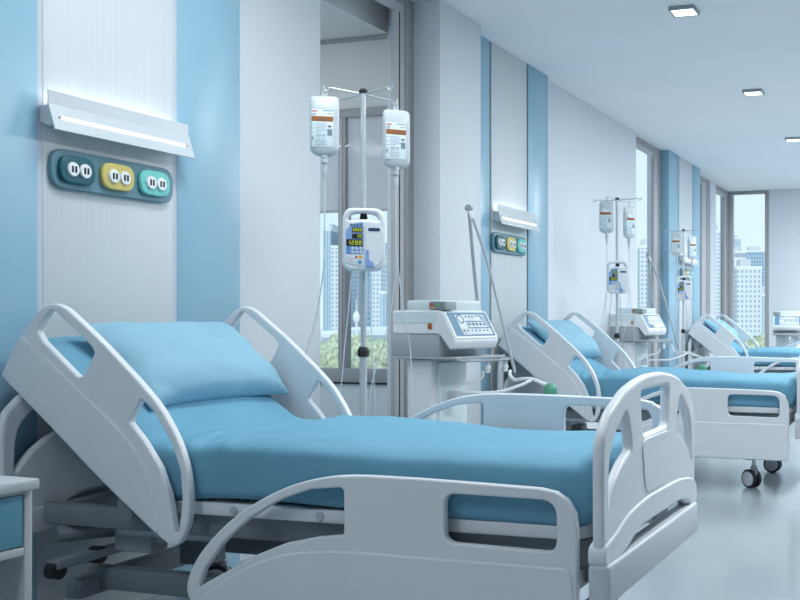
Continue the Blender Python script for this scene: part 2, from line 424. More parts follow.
def socket_panel():
    r = empty('socket_panel', (PX, 3.36, 1.675))
    W, H = .322, .074
    MB().plate([(-W, -H), (W, -H), (W, H), (-W, H)], .022, M['teal'], YZ, bev=.005, r=.062, mx=T((.011, 0, 0))).build('back_plate', r)
    for y, mt, lb in ((-.212, 'dteal', 'dark teal double socket'), (-.008, 'yellow', 'yellow double socket'), (.196, 'mint', 'mint green double socket')):
        a, c = .086, .052
        m = MB().plate([(-a, -c), (a, -c), (a, c), (-a, c)], .02, M[mt], YZ, bev=.006, r=.051, mx=T((.03, y, 0))).build('socket', r)
        m['label'] = lb
        for dy in (-.0295, .0295):
            o = MB(); o.lathe([(.0275, 0), (.0275, .006), (.025, .010), (0, .010)], M['white'], mx=T((.038, y + dy, 0)) @ Matrix.Rotation(PI / 2, 4, 'Y'))
            for q in (-.008, .008): o.box(.047, .0492, y + dy + q - .0045, y + dy + q + .0045, -.012, .012, M['black'])
            o.build('outlet', m)
    return r
sp0 = socket_panel()
for i, (y, lb) in enumerate(((3.372, 'teal panel of three coloured double sockets under the lamp of the nearest bed'), (7.355, 'teal panel of three coloured double sockets under the lamp of the middle bed'),
                             (13.1, 'teal panel of three coloured double sockets on the far bed wall, behind a pump'))):
    o = sp0 if i == 0 else copy_tree(sp0)
    o.location = (PX, y, 1.678); tag(o, lb, 'socket panel', 'socket panels over the beds')

# ------------------------------------------------------------------ hospital bed
BO = Vector((-2.0, 3.30, FZ))     # base of the first bed
FR_OUT = [(-2.325, .240), (-2.311, .303), (-2.264, .374), (-2.195, .445), (-2.116, .507), (-2.005, .570), (-1.896, .613), (-1.789, .636), (-1.685, .643),
          (-1.48, .642), (-1.224, .636), (-.988, .630, .115), (-.988, .165, .03), (-1.3, .165), (-2.1, .165), (-2.30, .195)]
FR_H1 = [(-2.276, .257), (-2.253, .317), (-2.184, .403), (-2.083, .49), (-1.972, .553), (-1.864, .591), (-1.742, .604, .02), (-1.742, .457, .015), (-1.842, .444), (-1.95, .419), (-2.06, .374), (-2.173, .313)]
FR_H2 = [(-1.403, .603, .035), (-1.05, .60, .05), (-1.05, .452, .035), (-1.403, .458, .035)]
FR_LOW = [(-2.264, .225), (-2.173, .290), (-2.06, .352), (-1.95, .389), (-1.81, .408), (-1.685, .412), (-1.48, .411), (-1.005, .411, .03), (-.992, .3), (-.992, .168, .03), (-1.5, .168), (-2.1, .168), (-2.25, .19)]
HR_OUT = [(-3.098, .923, .01), (-3.012, 1.060, .03), (-2.935, 1.140, .04), (-2.879, 1.174, .04), (-2.820, 1.160, .05), (-2.668, 1.047), (-2.504, .907), (-2.425, .831), (-2.354, .726), (-2.318, .631),
          (-2.307, .535), (-2.315, .454), (-2.346, .392), (-2.377, .379), (-2.432, .408), (-2.668, .582), (-2.879, .752)]
HR_H1 = [(-2.937, 1.076), (-2.883, 1.146), (-2.866, 1.148), (-2.709, 1.03), (-2.691, 1.005), (-2.738, .928), (-2.76, .920), (-2.913, 1.042)]
HR_H2 = [(-2.5, .858, .012), (-2.551, .778, .012), (-2.494, .721), (-2.429, .635), (-2.393, .55), (-2.366, .42, .01), (-2.352, .432, .008), (-2.338, .533), (-2.346, .629), (-2.381, .715), (-2.456, .823)]
HR_LOW = [(-3.094, .923), (-3.012, 1.055), (-2.992, 1.058), (-2.922, 1.004), (-2.751, .880), (-2.586, .757), (-2.504, .675), (-2.458, .588), (-2.436, .508), (-2.428, .43), (-2.440, .418), (-2.668, .586), (-2.879, .756)]
def mirror(pts, ax=0): return [((-p[0],) + tuple(p[1:])) for p in pts][::-1]
FB_HALF = [(.553, .43, .01), (.563, .54), (.563, .735), (.550, .79), (.48, .852), (.326, .908), (.2, .929), (.08, .940)]
FB_OUT = [(.14, .496)][:0] + [(-.31, .432), (-.27, .455), (-.19, .472), (.32, .470), (.40, .458), (.44, .432)] + FB_HALF + mirror(FB_HALF)
FB_HM = [(-.178, .893), (.178, .891), (.152, .752), (-.152, .748)]
FB_HS = [(.33, .846), (.435, .792), (.488, .742), (.503, .69), (.507, .585, .012), (.44, .650), (.37, .692), (.272, .724), (.305, .80)]
def board(mb, x, mat, mx=None):
    Y0 = T((x, 3.333, 0))
    mb.plate(FB_OUT, .034, mat, YZ, holes=[FB_HM, FB_HS, mirror(FB_HS)], bev=.012, r=.03, hr=.025, mx=Y0)

def mattress_mesh():
    prof = [(-.965, .700), (-1.2, .703), (-1.6, .712), (-1.95, .724), (-2.2, .728), (-2.36, .718), (-2.46, .712), (-2.56, .742), (-2.68, .826), (-2.85, .953), (-3.02, 1.078)]
    P = smooth_path([(x, 0, z) for x, z in prof], 14)
    L = [0]
    for i in range(1, len(P)): L.append(L[-1] + (P[i] - P[i - 1]).length)
    tot = L[-1]; N = 150; n = 72; Th = .208; Wd = .445; grid = []
    k = 0
    for i in range(N + 1):
        q = i / N; q = q - .055 * math.sin(4 * PI * q) / 2 if False else q
        s = tot * (.5 - .5 * math.cos(PI * q)) * .35 + tot * q * .65
        while k < len(L) - 2 and L[k + 1] < s: k += 1
        t = (s - L[k]) / (L[k + 1] - L[k]); p = P[k].lerp(P[k + 1], t)
        tg = (P[min(k + 2, len(P) - 1)] - P[max(k - 1, 0)]).normalized()
        nr = Vector((-tg.z, 0, tg.x));  nr = nr if nr.z > 0 else -nr
        re = .085; d = min(s, tot - s); e = max(0, (re - d) / re); sc = (1 - e ** 2.2) ** (1 / 2.2)
        wd = Wd - .06 * (1 - sc); hh = Th / 2 - .06 * (1 - sc)
        c = p - nr * (Th / 2) + Vector((0, 3.30, 0)); row = []
        for j in range(n):
            a = 2 * PI * j / n; ca, sa = math.cos(a), math.sin(a)
            pw = 2 / 7.
            y = wd * math.copysign(abs(ca) ** pw, ca); h = hh * math.copysign(abs(sa) ** pw, sa)
            v = c + nr * h + Vector((0, y, 0))
            # soft wrinkles in the cloth
            xx = v.x
            wv = .013 * noise.noise((xx * 2.2, y * 3.0, 1.7))
            wv += .006 * noise.noise((xx * 6 + y * 5, y * 9 - xx * 3, 4.2))
            fold = math.exp(-((xx + 2.36) / .16) ** 2)
            wv += fold * (.020 * noise.noise((xx * 22 + y * 6, y * 5.5, 9.1)) - .002)
            edge = max(0, abs(y) / Wd - .72) / .28
            wv += edge * fold * .010 * math.sin(xx * 75 + y * 18)
            foot = math.exp(-((xx + 1.02) / .12) ** 2)
            wv += foot * .012 * noise.noise((y * 14, xx * 8, h * 8 + 3))
            side = .011 * noise.noise((xx * 5, h * 9, 2 + y)) if abs(y) > .4 else 0
            top = max(0., sa) ** .5
            v += nr * (wv * top) + Vector((0, math.copysign(side, y), 0))
            v += nr * (.014 * top * (1 - (y / Wd) ** 2))
            row.append(v)
        grid.append(row)
    m = MB(); m.quads(grid, M['fabric'], closed_u=True, cap=True); return m

def pillow_mesh():
    m = MB(); N, K = 44, 30; a, b, h = .402, .222, .098
    top, bot = [], []
    for i in range(N + 1):
        u = -1 + 2 * i / N; u = math.sin(u * PI / 2); rt, rb = [], []
        for k in range(K + 1):
            v = -1 + 2 * k / K; v = math.sin(v * PI / 2)
            prof = (max(0, 1 - abs(u) ** 3.2) ** .5) * (max(0, 1 - abs(v) ** 2.8) ** .5)
            x = a * u * (1 - .05 * (1 - v * v) * abs(u) ** 3); y = b * v * (1 - .11 * (1 - u ** 4) * abs(v) ** 3)
            wr = .014 * noise.noise((u * 3.2, v * 3.4, 5.5)) * prof +   .024 * (noise.noise((u * 9 + v * 4, v * 5 - u * 2, 2.2))) * prof * max(0, abs(u) - .55)
            wr += .016 * prof * noise.noise((u * 6.5 + v * 7, v * 2.2 - u * 2, 7.7)) * max(0, abs(u) - .35) * 1.6 - .010 * prof * math.exp(-((u - .25) / .05) ** 2 - ((v + .80) / .12) ** 2)
            hv = h * (1 - .16 * v)
            rt.append(Vector((x, y, hv * prof + wr))); rb.append(Vector((x, y, -h * .62 * prof - .0005)))
        top.append(rt); bot.append(rb)
    m.quads(top, M['pillow']); m.quads(bot, M['pillow'])
    bmesh.ops.remove_doubles(m.bm, verts=m.bm.verts[:], dist=.0012)
    bmesh.ops.recalc_face_normals(m.bm, faces=m.bm.faces[:])
    return m

def make_bed():
    r = empty('hospital_bed', BO)
    P, D = M['plastic'], M['plastic_dim']
    def rail(nm, out, holes, low, y, sgn, dz):
        o = MB().plate(out, .03, P, XZ, holes=holes, bev=.006, r=.05, hr=.012, mx=T((0, y + sgn * .015, dz))).build(nm, r, BO)
        MB().plate(low, .026, P, XZ, bev=.007, r=.05, mx=T((0, y + sgn * .007, dz))).build('panel_cover', o, BO)
        return o
    rail('foot_rail', FR_OUT, [FR_H1, FR_H2], FR_LOW, 2.80, 1, 0)
    rail('foot_rail', FR_OUT, [FR_H1, FR_H2], FR_LOW, 3.85, -1, .18)
    rail('head_rail', HR_OUT, [HR_H1, HR_H2], HR_LOW, 2.80, 1, 0)
    rail('head_rail', HR_OUT, [HR_H1, HR_H2], HR_LOW, 3.85, -1, 0)
    fb = MB(); board(fb, -.917, P)
    fb.plate([(-.135, .565), (.135, .565), (.172, .722), (.14, .738), (-.14, .738), (-.172, .722)], .010, P, YZ, bev=.003, r=.05, mx=T((-.901, 3.333, 0)))
    fb.plate([(-.565, .425), (-.47, .425), (-.36, .434), (-.28, .460), (-.19, .477), (.32, .475), (.42, .455), (.47, .425), (.565, .425), (.565, .50), (.48, .53), (.30, .550), (-.1, .556), (-.33, .538), (-.46, .50), (-.565, .485)],
             .054, P, YZ, bev=.007, r=.05, mx=T((-.919, 3.333, 0)))
    fbo = fb.build('footboard', r, BO)
    MB().box(-.945, -.880, 2.768, 3.865, .318, .432, M['plastic_dim'], .012, 3).build('bumper_beam', fbo, BO)
    hb = MB(); board(hb, -3.075, P); hb.box(-3.11, -3.04, 2.8, 3.8, .36, .45, D, .01); hb.build('headboard', r, BO)
    mattress_mesh().build('mattress', r, BO, ang=80)
    # sleeping platform
    pl = MB(); A, B, y0, y1 = -2.46, -.985, 2.868, 3.735
    pl.plate([(A, y0, .01), (B, y0, .09), (B, y1, .09), (A, y1, .01)], .042, P, bev=.006, mx=T((0, 0, .495)))
    po = pl.build('mattress_platform', r, BO)
    for x in (-2.19, -1.868, -1.45): MB().cyl((x, 2.862, .496), (x, 2.872, .496), .014, M['chrome']).build('bolt', po, BO)
    sl = math.atan2(.56, .72)
    bp = MB(); bp.box(-.70, 0, -.43, .43, -.036, 0, D, .008, mx=T((-2.43, 3.30, .515)) @ Matrix.Rotation(sl, 4, 'Y'))
    for y in (-.3, .3): bp.box(-.66, -.05, y - .02, y + .02, -.075, -.036, M['steel'], .004, mx=T((-2.43, 3.30, .515)) @ Matrix.Rotation(sl, 4, 'Y'))
    bp.build('backrest_platform', r, BO)
    fr = MB(); S = M['steel']
    for y in (2.93, 3.67): fr.box(-3.02, -.99, y - .022, y + .022, .395, .47, S, .006)
    for x in (-3.0, -2.42, -1.6, -1.02): fr.box(x - .025, x + .025, 2.92, 3.68, .40, .46, S, .005)
    for q in ((-2.80, 2.745, .285), (-2.80, 2.925, .298)):
        fr.cyl((q[0] - .02, q[1], q[2]), (q[0] + .02, q[1], q[2]), .03, M['black'], n=24)
    fr.box(-2.825, -2.775, 2.73, 3.2, .288, .318, S, .006)
    fr.cyl((-2.72, 2.95, .385), (-2.30, 2.95, .385), .018, M['chrome']); fr.cyl((-2.95, 2.9, .365), (-2.72, 3.2, .365), .03, M['steel'])
    fro = fr.build('bed_frame', r, BO)
    for x, y, z in ((-1.69, 2.835, .30), (-1.46, 2.835, .30), (-2.05, 3.80, .44), (-1.35, 3.80, .44), (-2.6, 2.835, .50), (-2.6, 3.80, .50)):
        MB().box(x - .03, x + .03, min(y, 2.9 if y < 3.3 else 3.7), max(y - .01, 2.92 if y < 3.3 else 3.81), z - .05, .46 if z < .45 else z + .05, S, .004).build('rail_bracket', fro, BO)
    bf = MB()
    for y in (2.99, 3.61): bf.box(-2.88, -1.22, y - .025, y + .025, .165, .245, S, .008)
    for x in (-2.86, -1.27): bf.box(x - .035, x + .035, 2.88, 3.72, .15, .22, S, .008)
    bf.box(-2.35, -1.75, 3.05, 3.55, .18, .21, D, .01)
    bf.build('base_frame', r, BO)
    for x in (-2.66, -1.50):
        lc = MB(); lc.box(x - .06, x + .06, 3.24, 3.36, .2, .32, M['steel'], .008); lc.box(x - .042, x + .042, 3.258, 3.342, .3, .42, M['chrome'], .006); lc.build('lift_column', r, BO)
    ac = MB(); ac.box(-2.78, -2.62, 2.98, 3.07, .30, .385, M['grey'], .01); ac.cyl((-2.62, 3.02, .345), (-2.38, 3.02, .42), .016, M['chrome']); ac.build('lift_motor', r, BO)
    for x, y, rot in ((-1.245, 2.93, -34), (-1.215, 3.70, -6), (-2.90, 2.93, -30), (-2.90, 3.72, 25)):
        z0 = FZ; R_ = .064
        mx = T((x, y, z0)) @ Matrix.Rotation(math.radians(rot), 4, 'Z')
        c = MB(); c.cyl((0, 0, .11), (0, 0, .205), .014, M['chrome'], mx=mx)
        c.lathe([(.024, .13), (.024, .142), (.016, .15), (.016, .16)], M['grey'], mx=mx)
        c.plate([(-.035, .05), (-.045, .075), (-.02, .118), (.02, .128), (.03, .10), (0, .06)], .022, M['grey'], XZ, bev=.003, r=.01, mx=mx)
        co = c.build('caster', r, BO)
        for sy in (-1, 1):
            wmx = mx @ T((-.022, sy * .026, R_)) @ Matrix.Rotation(PI / 2 * -sy, 4, 'X')
            wh = MB(); wh.lathe([(.02, -.014), (R_ - .006, -.014), (R_, -.008), (R_, .006), (R_ - .008, .012), (R_ - .014, .012), (.02, .010)], M['black'], n=32, mx=wmx)
            wh.lathe([(R_ - .014, .004), (R_ - .014, .0125), (R_ - .022, .0145), (.012, .0145), (.0, .0155)], M['hub'], n=32, mx=wmx)
            wh.build('wheel', co, BO)
    return r
bed0 = make_bed()
pil0 = pillow_mesh().build('pillow', ang=80)
BEDS = [(3.30, 'nearest hospital bed with white rails and blue mattress, filling the foreground', 'blue pillow leaning on the raised back of the nearest bed'),
        (7.545, 'middle hospital bed with white rails and blue mattress, beyond the nearest bed', 'blue pillow leaning on the raised back of the middle bed'),
        (13.50, 'farthest hospital bed with white rails and blue mattress, by the end window', 'blue pillow leaning on the raised back of the farthest bed')]
for i, (y, lb, pb) in enumerate(BEDS):
    o = bed0 if i == 0 else copy_tree(bed0)
    o.location = (BO.x, y, FZ); tag(o, lb, 'bed', 'hospital beds along the head wall')
    p = pil0 if i == 0 else copy_tree(pil0)
    p.rotation_mode = 'XYZ'
    p.matrix_world = T((-2.775, y + .075, .950)) @ Matrix.Rotation(math.radians(42), 4, 'Y') @ Matrix.Rotation(PI / 2, 4, 'Z')
    tag(p, pb, 'pillow', 'pillows on the beds')

# ------------------------------------------------------------------ drip stands, bags and pumps
def make_stand(hooks):
    r = empty('iv_stand', (0, 0, FZ))
    z = lambda q: q - FZ
    MB().cyl((0, 0, .1), (0, 0, z(.97)), .0165, M['chrome']).build('lower_pole', r)
    MB().cyl((0, 0, z(.95)), (0, 0, z(2.135)), .0118, M['chrome']).build('upper_pole', r)
    MB().lathe([(.018, 0), (.026, .004), (.026, .03), (.019, .045), (.014, .046)], M['black'], mx=T((0, 0, z(.945)))).build('height_collar', r)
    MB().lathe([(.013, 0), (.020, .004), (.020, .012), (.012, .02), (0, .021)], M['black'], mx=T((0, 0, z(2.128)))).build('pole_cap', r)
    # camera-right axis of the hooks
    Rv, Dv = Vector((.95, .312, 0)), Vector((-.312, .95, 0))
    for rr, dd, dz in hooks:
        e = Rv * rr + Dv * dd; u = e.normalized(); b = Vector((0, 0, z(2.125)))
        h = MB(); h.tube([b, b + e * .5 + Vector((0, 0, dz * .6)), b + e * .86 + Vector((0, 0, dz)), b + e * .93 + Vector((0, 0, dz - .014)), b + e + Vector((0, 0, dz - .010)), b + e + u * .008 + Vector((0, 0, dz + .012))], .0042, M['chrome'], n=8)
        h.build('hook', r)
    bs = MB(); bs.lathe([(.03, .06), (.045, .07), (.045, .10), (.02, .13), (.017, .16)], M['plastic_dim']); bs.build('base_hub', r)
    for k in range(5):
        a = 2 * PI * k / 5 + .5; d = Vector((math.cos(a), math.sin(a), 0))
        lg = MB(); lg.tube([d * .03 + Vector((0, 0, .085)), d * .15 + Vector((0, 0, .085)), d * .255 + Vector((0, 0, .072))], .015, M['steel'], n=8); lo = lg.build('leg', r)
        wmx = T(d * .25 + Vector((0, 0, .028))) @ Matrix.Rotation(a, 4, 'Z') @ Matrix.Rotation(PI / 2, 4, 'X')
        MB().lathe([(.008, -.012), (.028, -.012), (.028, .012), (.008, .012)], M['black'], mx=wmx).build('wheel', lo)
    return r

def make_bag():          # origin at the hook; front looks along -Y
    r = empty('iv_bag', (0, 0, 0))
    H, W, Tt = .268, .0635, .026; zt = -.026
    rows = []
    for i in range(29):
        q = i / 28; z = zt - H * q; n = 28
        et = max(0, (.07 - q) / .07); eb = max(0, (q - .84) / .16)
        wq = W * (1 - .22 * et ** 2.4 - .56 * eb ** 3.2); tq = Tt * (.25 + .75 * min(1, q / .22) ** .7) * (1 - .55 * eb ** 2)
        if i in (0, 28): tq *= .8
        row = []
        for k in range(n):
            a = 2 * PI * k / n; ca, sa = math.cos(a), math.sin(a)
            row.append(Vector((wq * math.copysign(abs(ca) ** .62, ca), tq * math.copysign(abs(sa) ** .8, sa), z)))
        rows.append(row)
    bd = MB(); bd.quads(rows, M['bag'], closed_u=True, cap=True)
    bd.plate([(-.010, 0), (.010, 0), (.013, -.03), (-.013, -.03)], .004, M['bag'], XZ, holes=[[(-.005, -.006), (.005, -.006), (.005, -.016), (-.005, -.016)]], bev=.0008, r=.004)
    bd.build('bag_body', r, ang=60)
    y = -.0275
    lb = MB(); def_y = lambda k: y - k * .0006
    lb.box(-.046, .046, y, y + .016, -.255, -.088, M['paper'], .001)
    lb.box(-.046, .046, y - .0008, y, -.142, -.120, M['orange'])
    lb.box(-.044, -.022, y - .0008, y, -.100, -.095, M['red']); lb.box(.002, .044, y - .0008, y, -.097, -.091, M['ink_lt'])
    for zz, x0, x1 in ((-.108, -.044, -.028), (-.114, -.044, -.03), (-.107, .02, .042), (-.126, .026, .034), (-.134, -.03, .028)):
        lb.box(x0, x1, y - (.0014 if zz < -.12 else .0008), y, zz - .0025, zz, M['ink'])
    for k, (x0, x1) in enumerate(((-.028, .016), (-.028, .02), (-.028, .012), (-.028, .02), (-.03, -.002))):
        lb.box(x0, x1, y - .0008, y, -.152 - k * .009 - .003, -.152 - k * .009, M['ink_lt'])
    for k in range(5): lb.box(-.044, -.034, y - .0008, y, -.154 - k * .018 - .003, -.154 - k * .018, M['ink_lt'])
    for k in range(7): lb.box(.022 + k * .003, .0238 + k * .003, y - .0008, y, -.206, -.176, M['ink'])
    lb.box(.024, .038, y - .0008, y, -.168, -.160, M['ink'])
    for q, (x0, x1) in enumerate(((-.026, -.006), (-.002, .012))): lb.box(x0, x1, y - .0008, y, -.206, -.200, M['ink_lt']); lb.box(x0, x1, y - .0008, y, -.214, -.211, M['ink_lt'])
    lb.box(-.046, -.039, y - .0008, y, -.222, -.214, M['ink'])
    for k in range(4): lb.box(-.030, .012 + .004 * (k % 2), y - .0008, y, -.222 - k * .0075 - .0028, -.222 - k * .0075, M['ink_lt'])
    lb.bm.transform(T((-.008, 0, 0)))
    lb.build('label_sheet', r)
    pt = MB(); z0 = zt - H
    pt.lathe([(.016, .006), (.016, -.004), (.013, -.006), (.013, -.026), (.010, -.028)][::-1], M['bag'], mx=T((0, 0, z0)))
    pt.lathe([(.0145, 0), (.0145, -.005)][::-1], M['grey'], mx=T((0, 0, z0 - .028)))
    pt.build('port', r)
    dc = MB(); dc.lathe([(.010, 0), (.0105, -.035), (.007, -.048), (.004, -.06)][::-1], M['tube'], mx=T((0, 0, z0 - .033)), n=16); dc.build('drip_chamber', r)
    return r, z0 - .09

def make_pump():        # front looks along -Y, origin at the pole axis, mid height
    r = empty('infusion_pump', (0, 0, 0)); W, H = .097, .143
    bd = MB()
    out = [(-W, -H * .82), (-W * .72, -H), (W * .72, -H), (W, -H * .82), (W, H * .70), (W * .78, H), (-W * .78, H), (-W, H * .70)]
    hole = [(-W * .74, H * .58), (-W * .62, H * .78), (-W * .3, H * .84), (W * .3, H * .84), (W * .62, H * .78), (W * .74, H * .58), (W * .3, H * .64), (-W * .3, H * .64)]
    bd.plate(out, .07, M['plastic'], XZ, holes=[hole], bev=.012, r=.035, hr=.02, mx=T((0, -.065, 0)))
    bd.build('case', r)
    y = -.1005
    def flat(pts, th, mat, rr=.006, dy=0.): return MB().plate(pts, th, mat, XZ, bev=min(.001, th * .3), r=rr, mx=T((0, y - dy, 0)))
    dr = flat([(.004, -H * .86), (W * .62, -H * .86), (W * .90, -H * .62), (W * .90, H * .30), (W * .6, H * .46), (.004, H * .56)], .008, M['plastic'], .02, .001)
    dr.build('door', r)
    bdg = flat([(.020, .038), (.072, .038), (.072, .052), (.020, .052)], .002, M['dkblue'], .001, .0058); bdg.build('badge', r)
    lv = flat([(.009, -.126), (.046, -.126), (.046, -.108), (.024, -.092), (.022, -.047), (.009, -.047)], .006, M['keyblue'], .005, .006); lv.build('latch', r)
    kp = flat([(-.080, -.067), (-.003, -.067), (-.003, H * .56), (-.05, H * .48), (-.080, H * .30)], .004, M['keyblue'], .008, .001)
    for k in range(4): kp.box(-.062 + k * .0145, -.052 + k * .0145, y - .0045, y - .002, .060, .069, M['ink'])
    for rw in range(2):
        for k in range(4): kp.lathe([(.0068, 0), (.006, .003), (0, .003)], M['btnblue'] if k == 0 else M['screenpale'], n=12, mx=T((-.069 + k * .0185, y - .0025, -.041 - rw * .0175)) @ Matrix.Rotation(PI / 2, 4, 'X'))
    kp.build('keypad', r)
    kb = flat([(-.080, -.105), (-.003, -.122), (-.003, -.069), (-.080, -.069)], .004, M['plastic'], .008, .001)
    for x, z, mt, rr in ((-.069, -.081, 'screenpale', .006), (-.051, -.081, 'screenpale', .006), (-.034, -.081, 'red', .006), (-.015, -.080, 'amber', .0075), (-.017, -.103, 'btnblue', .0085), (-.060, -.097, 'red', .003), (-.043, -.096, 'aqua', .004), (-.034, -.099, 'aqua', .003)):
        kb.lathe([(rr, 0), (rr * .9, .003), (0, .003)], M[mt], n=14, mx=T((x, y - .0025, z)) @ Matrix.Rotation(PI / 2, 4, 'X'))
    kb.build('button_panel', r)
    SEG = {'0': 'abcdef', '1': 'bc', '2': 'abged', '8': 'abcdefg'}
    for x0, x1, z0, z1, txt in ((-.053, -.006, .032, .053, '8888'), (-.053, -.006, .004, .024, '  00'), (-.078, -.005, -.031, -.001, '1200')):
        d = MB(); d.box(x0, x1, y - .005, y - .002, z0, z1, M['black'])
        n = len(txt); cw = (x1 - x0 - .006) / n; hh = (z1 - z0) * .28; zc = (z0 + z1) / 2; q = cw * .25; th = cw * .085
        for i, ch in enumerate(txt):
            xc = x0 + .003 + cw * (i + .5)
            for s in SEG.get(ch, ''):
                bx = {'a': (-q, q, hh - th, hh + th), 'g': (-q, q, -th, th), 'd': (-q, q, -hh - th, -hh + th), 'f': (-q - th, -q + th, 0, hh), 'b': (q - th, q + th, 0, hh), 'e': (-q - th, -q + th, -hh, 0), 'c': (q - th, q + th, -hh, 0)}[s]
                d.box(xc + bx[0], xc + bx[1], y - .0056, y - .005, zc + bx[2], zc + bx[3], M['digits'])
        d.build('display', r)
    kn = MB(); kn.plate([(-.018, .094), (.018, .094), (.016, .112), (.012, .122), (-.012, .122), (-.016, .112)], .05, M['black'], XZ, bev=.003, r=.006, mx=T((0, -.045, 0))); kn.build('clamp_knob', r)
    cl = MB(); cl.box(-.028, .028, -.032, .028, -.03, .03, M['grey'], .006); cl.build('pole_clamp', r)
    return r

Rv, Dv = Vector((.95, .312, 0)), Vector((-.312, .95, 0))
STANDS = [((-2.48, 4.15), 'by the nearest bed', (30, 46)), ((-2.66, 8.57), 'before the bare white wall', (14, 62)), ((-2.88, 11.87), 'by the farthest bed', (12, 58))]
HOOKS = [[(-.166, -.03, .021), (.135, -.05, .020), (-.15, .10, -.010), (.128, .10, -.014)], [(-.088, -.13, .015), (.105, .07, -.012), (-.2, .04, .004), (.2, -.04, .012)]]
st0 = make_stand(HOOKS[0]); st1 = make_stand(HOOKS[1]); pm0 = make_pump(); bg0, btip = make_bag()
for i, ((x, y), where, rots) in enumerate(STANDS):
    o = (st0, st1, None)[i] or copy_tree(st1); o.location = (x, y, FZ); tag(o, 'tall chrome drip stand ' + where, 'drip stand', 'drip stands')
    p = pm0 if i == 0 else copy_tree(pm0); p.location = (x, y, 1.466); p.scale = (.955, .955, .97); p.rotation_euler = (0, 0, math.radians((32, 22, 20)[i])); tag(p, 'white infusion pump with lit digits on the drip stand ' + where, 'infusion pump', 'pumps on the drip stands')
    for k, (rr, dd, dz, sd) in enumerate(((-.166, -.03, 2.146 - .012, 'left'), (.128, .10, 2.110 - .012, 'right')) if i == 0 else ((-.088, -.13, 2.14 - .012, 'left'), (.105, .07, 2.112 - .012, 'right'))):
        g = bg0 if i == 0 and k == 0 else copy_tree(bg0)
        g.location = Vector((x, y, dz)) + Rv * rr + Dv * dd; g.rotation_euler = (0, 0, math.radians(rots[k]))
        tag(g, 'orange banded infusion bag on the %s hook of the stand %s' % (sd, where), 'infusion bag', 'infusion bags on the drip stands')
        # infusion line from the bag down to the bed
        S0 = Vector((x, y, 0)); a = Rv * rr + Dv * dd; zt = dz + btip
        ln = MB()
        if k == 0: pts = [a + Vector((0, 0, zt)), a + Vector((0, 0, zt - .25)) , a * 1.02 + Vector((0, 0, 1.35)), a * 1.25 + Vector((0, 0, 1.1)), a * 1.7 + Vector((0, 0, .83)), a * 1.75 + Vector((0, 0, .60))]
        else: pts = [a + Vector((0, 0, zt)), a + Vector((0, 0, zt - .25)), a * 1.03 + Vector((0, 0, 1.38)), a * 1.22 + Vector((0, 0, 1.17)), a * 1.45 + Vector((0, 0, .95)), a * 1.5 + Vector((0, 0, .60))]
        ln.tube(pts, .0028, M['tube'], n=6)
        inv = (T(g.location) @ Matrix.Rotation(g.rotation_euler.z, 4, 'Z')).inverted()
        lo = ln.build('drip_line', None); lo.data.transform(inv @ T(S0)); lo.parent = g
    for xx, off in ((-.055, -.04), (.02, .025)):
        t = MB(); t.tube([(xx, -.065, -.138), (xx + off * .3, -.07, -.3), (xx + off, -.06, -.6), (xx + off * 1.2, -.03, -.85), (0, -.02, -1.0)], .0028, M['tube'], n=6); t.build('outlet_tube', p)

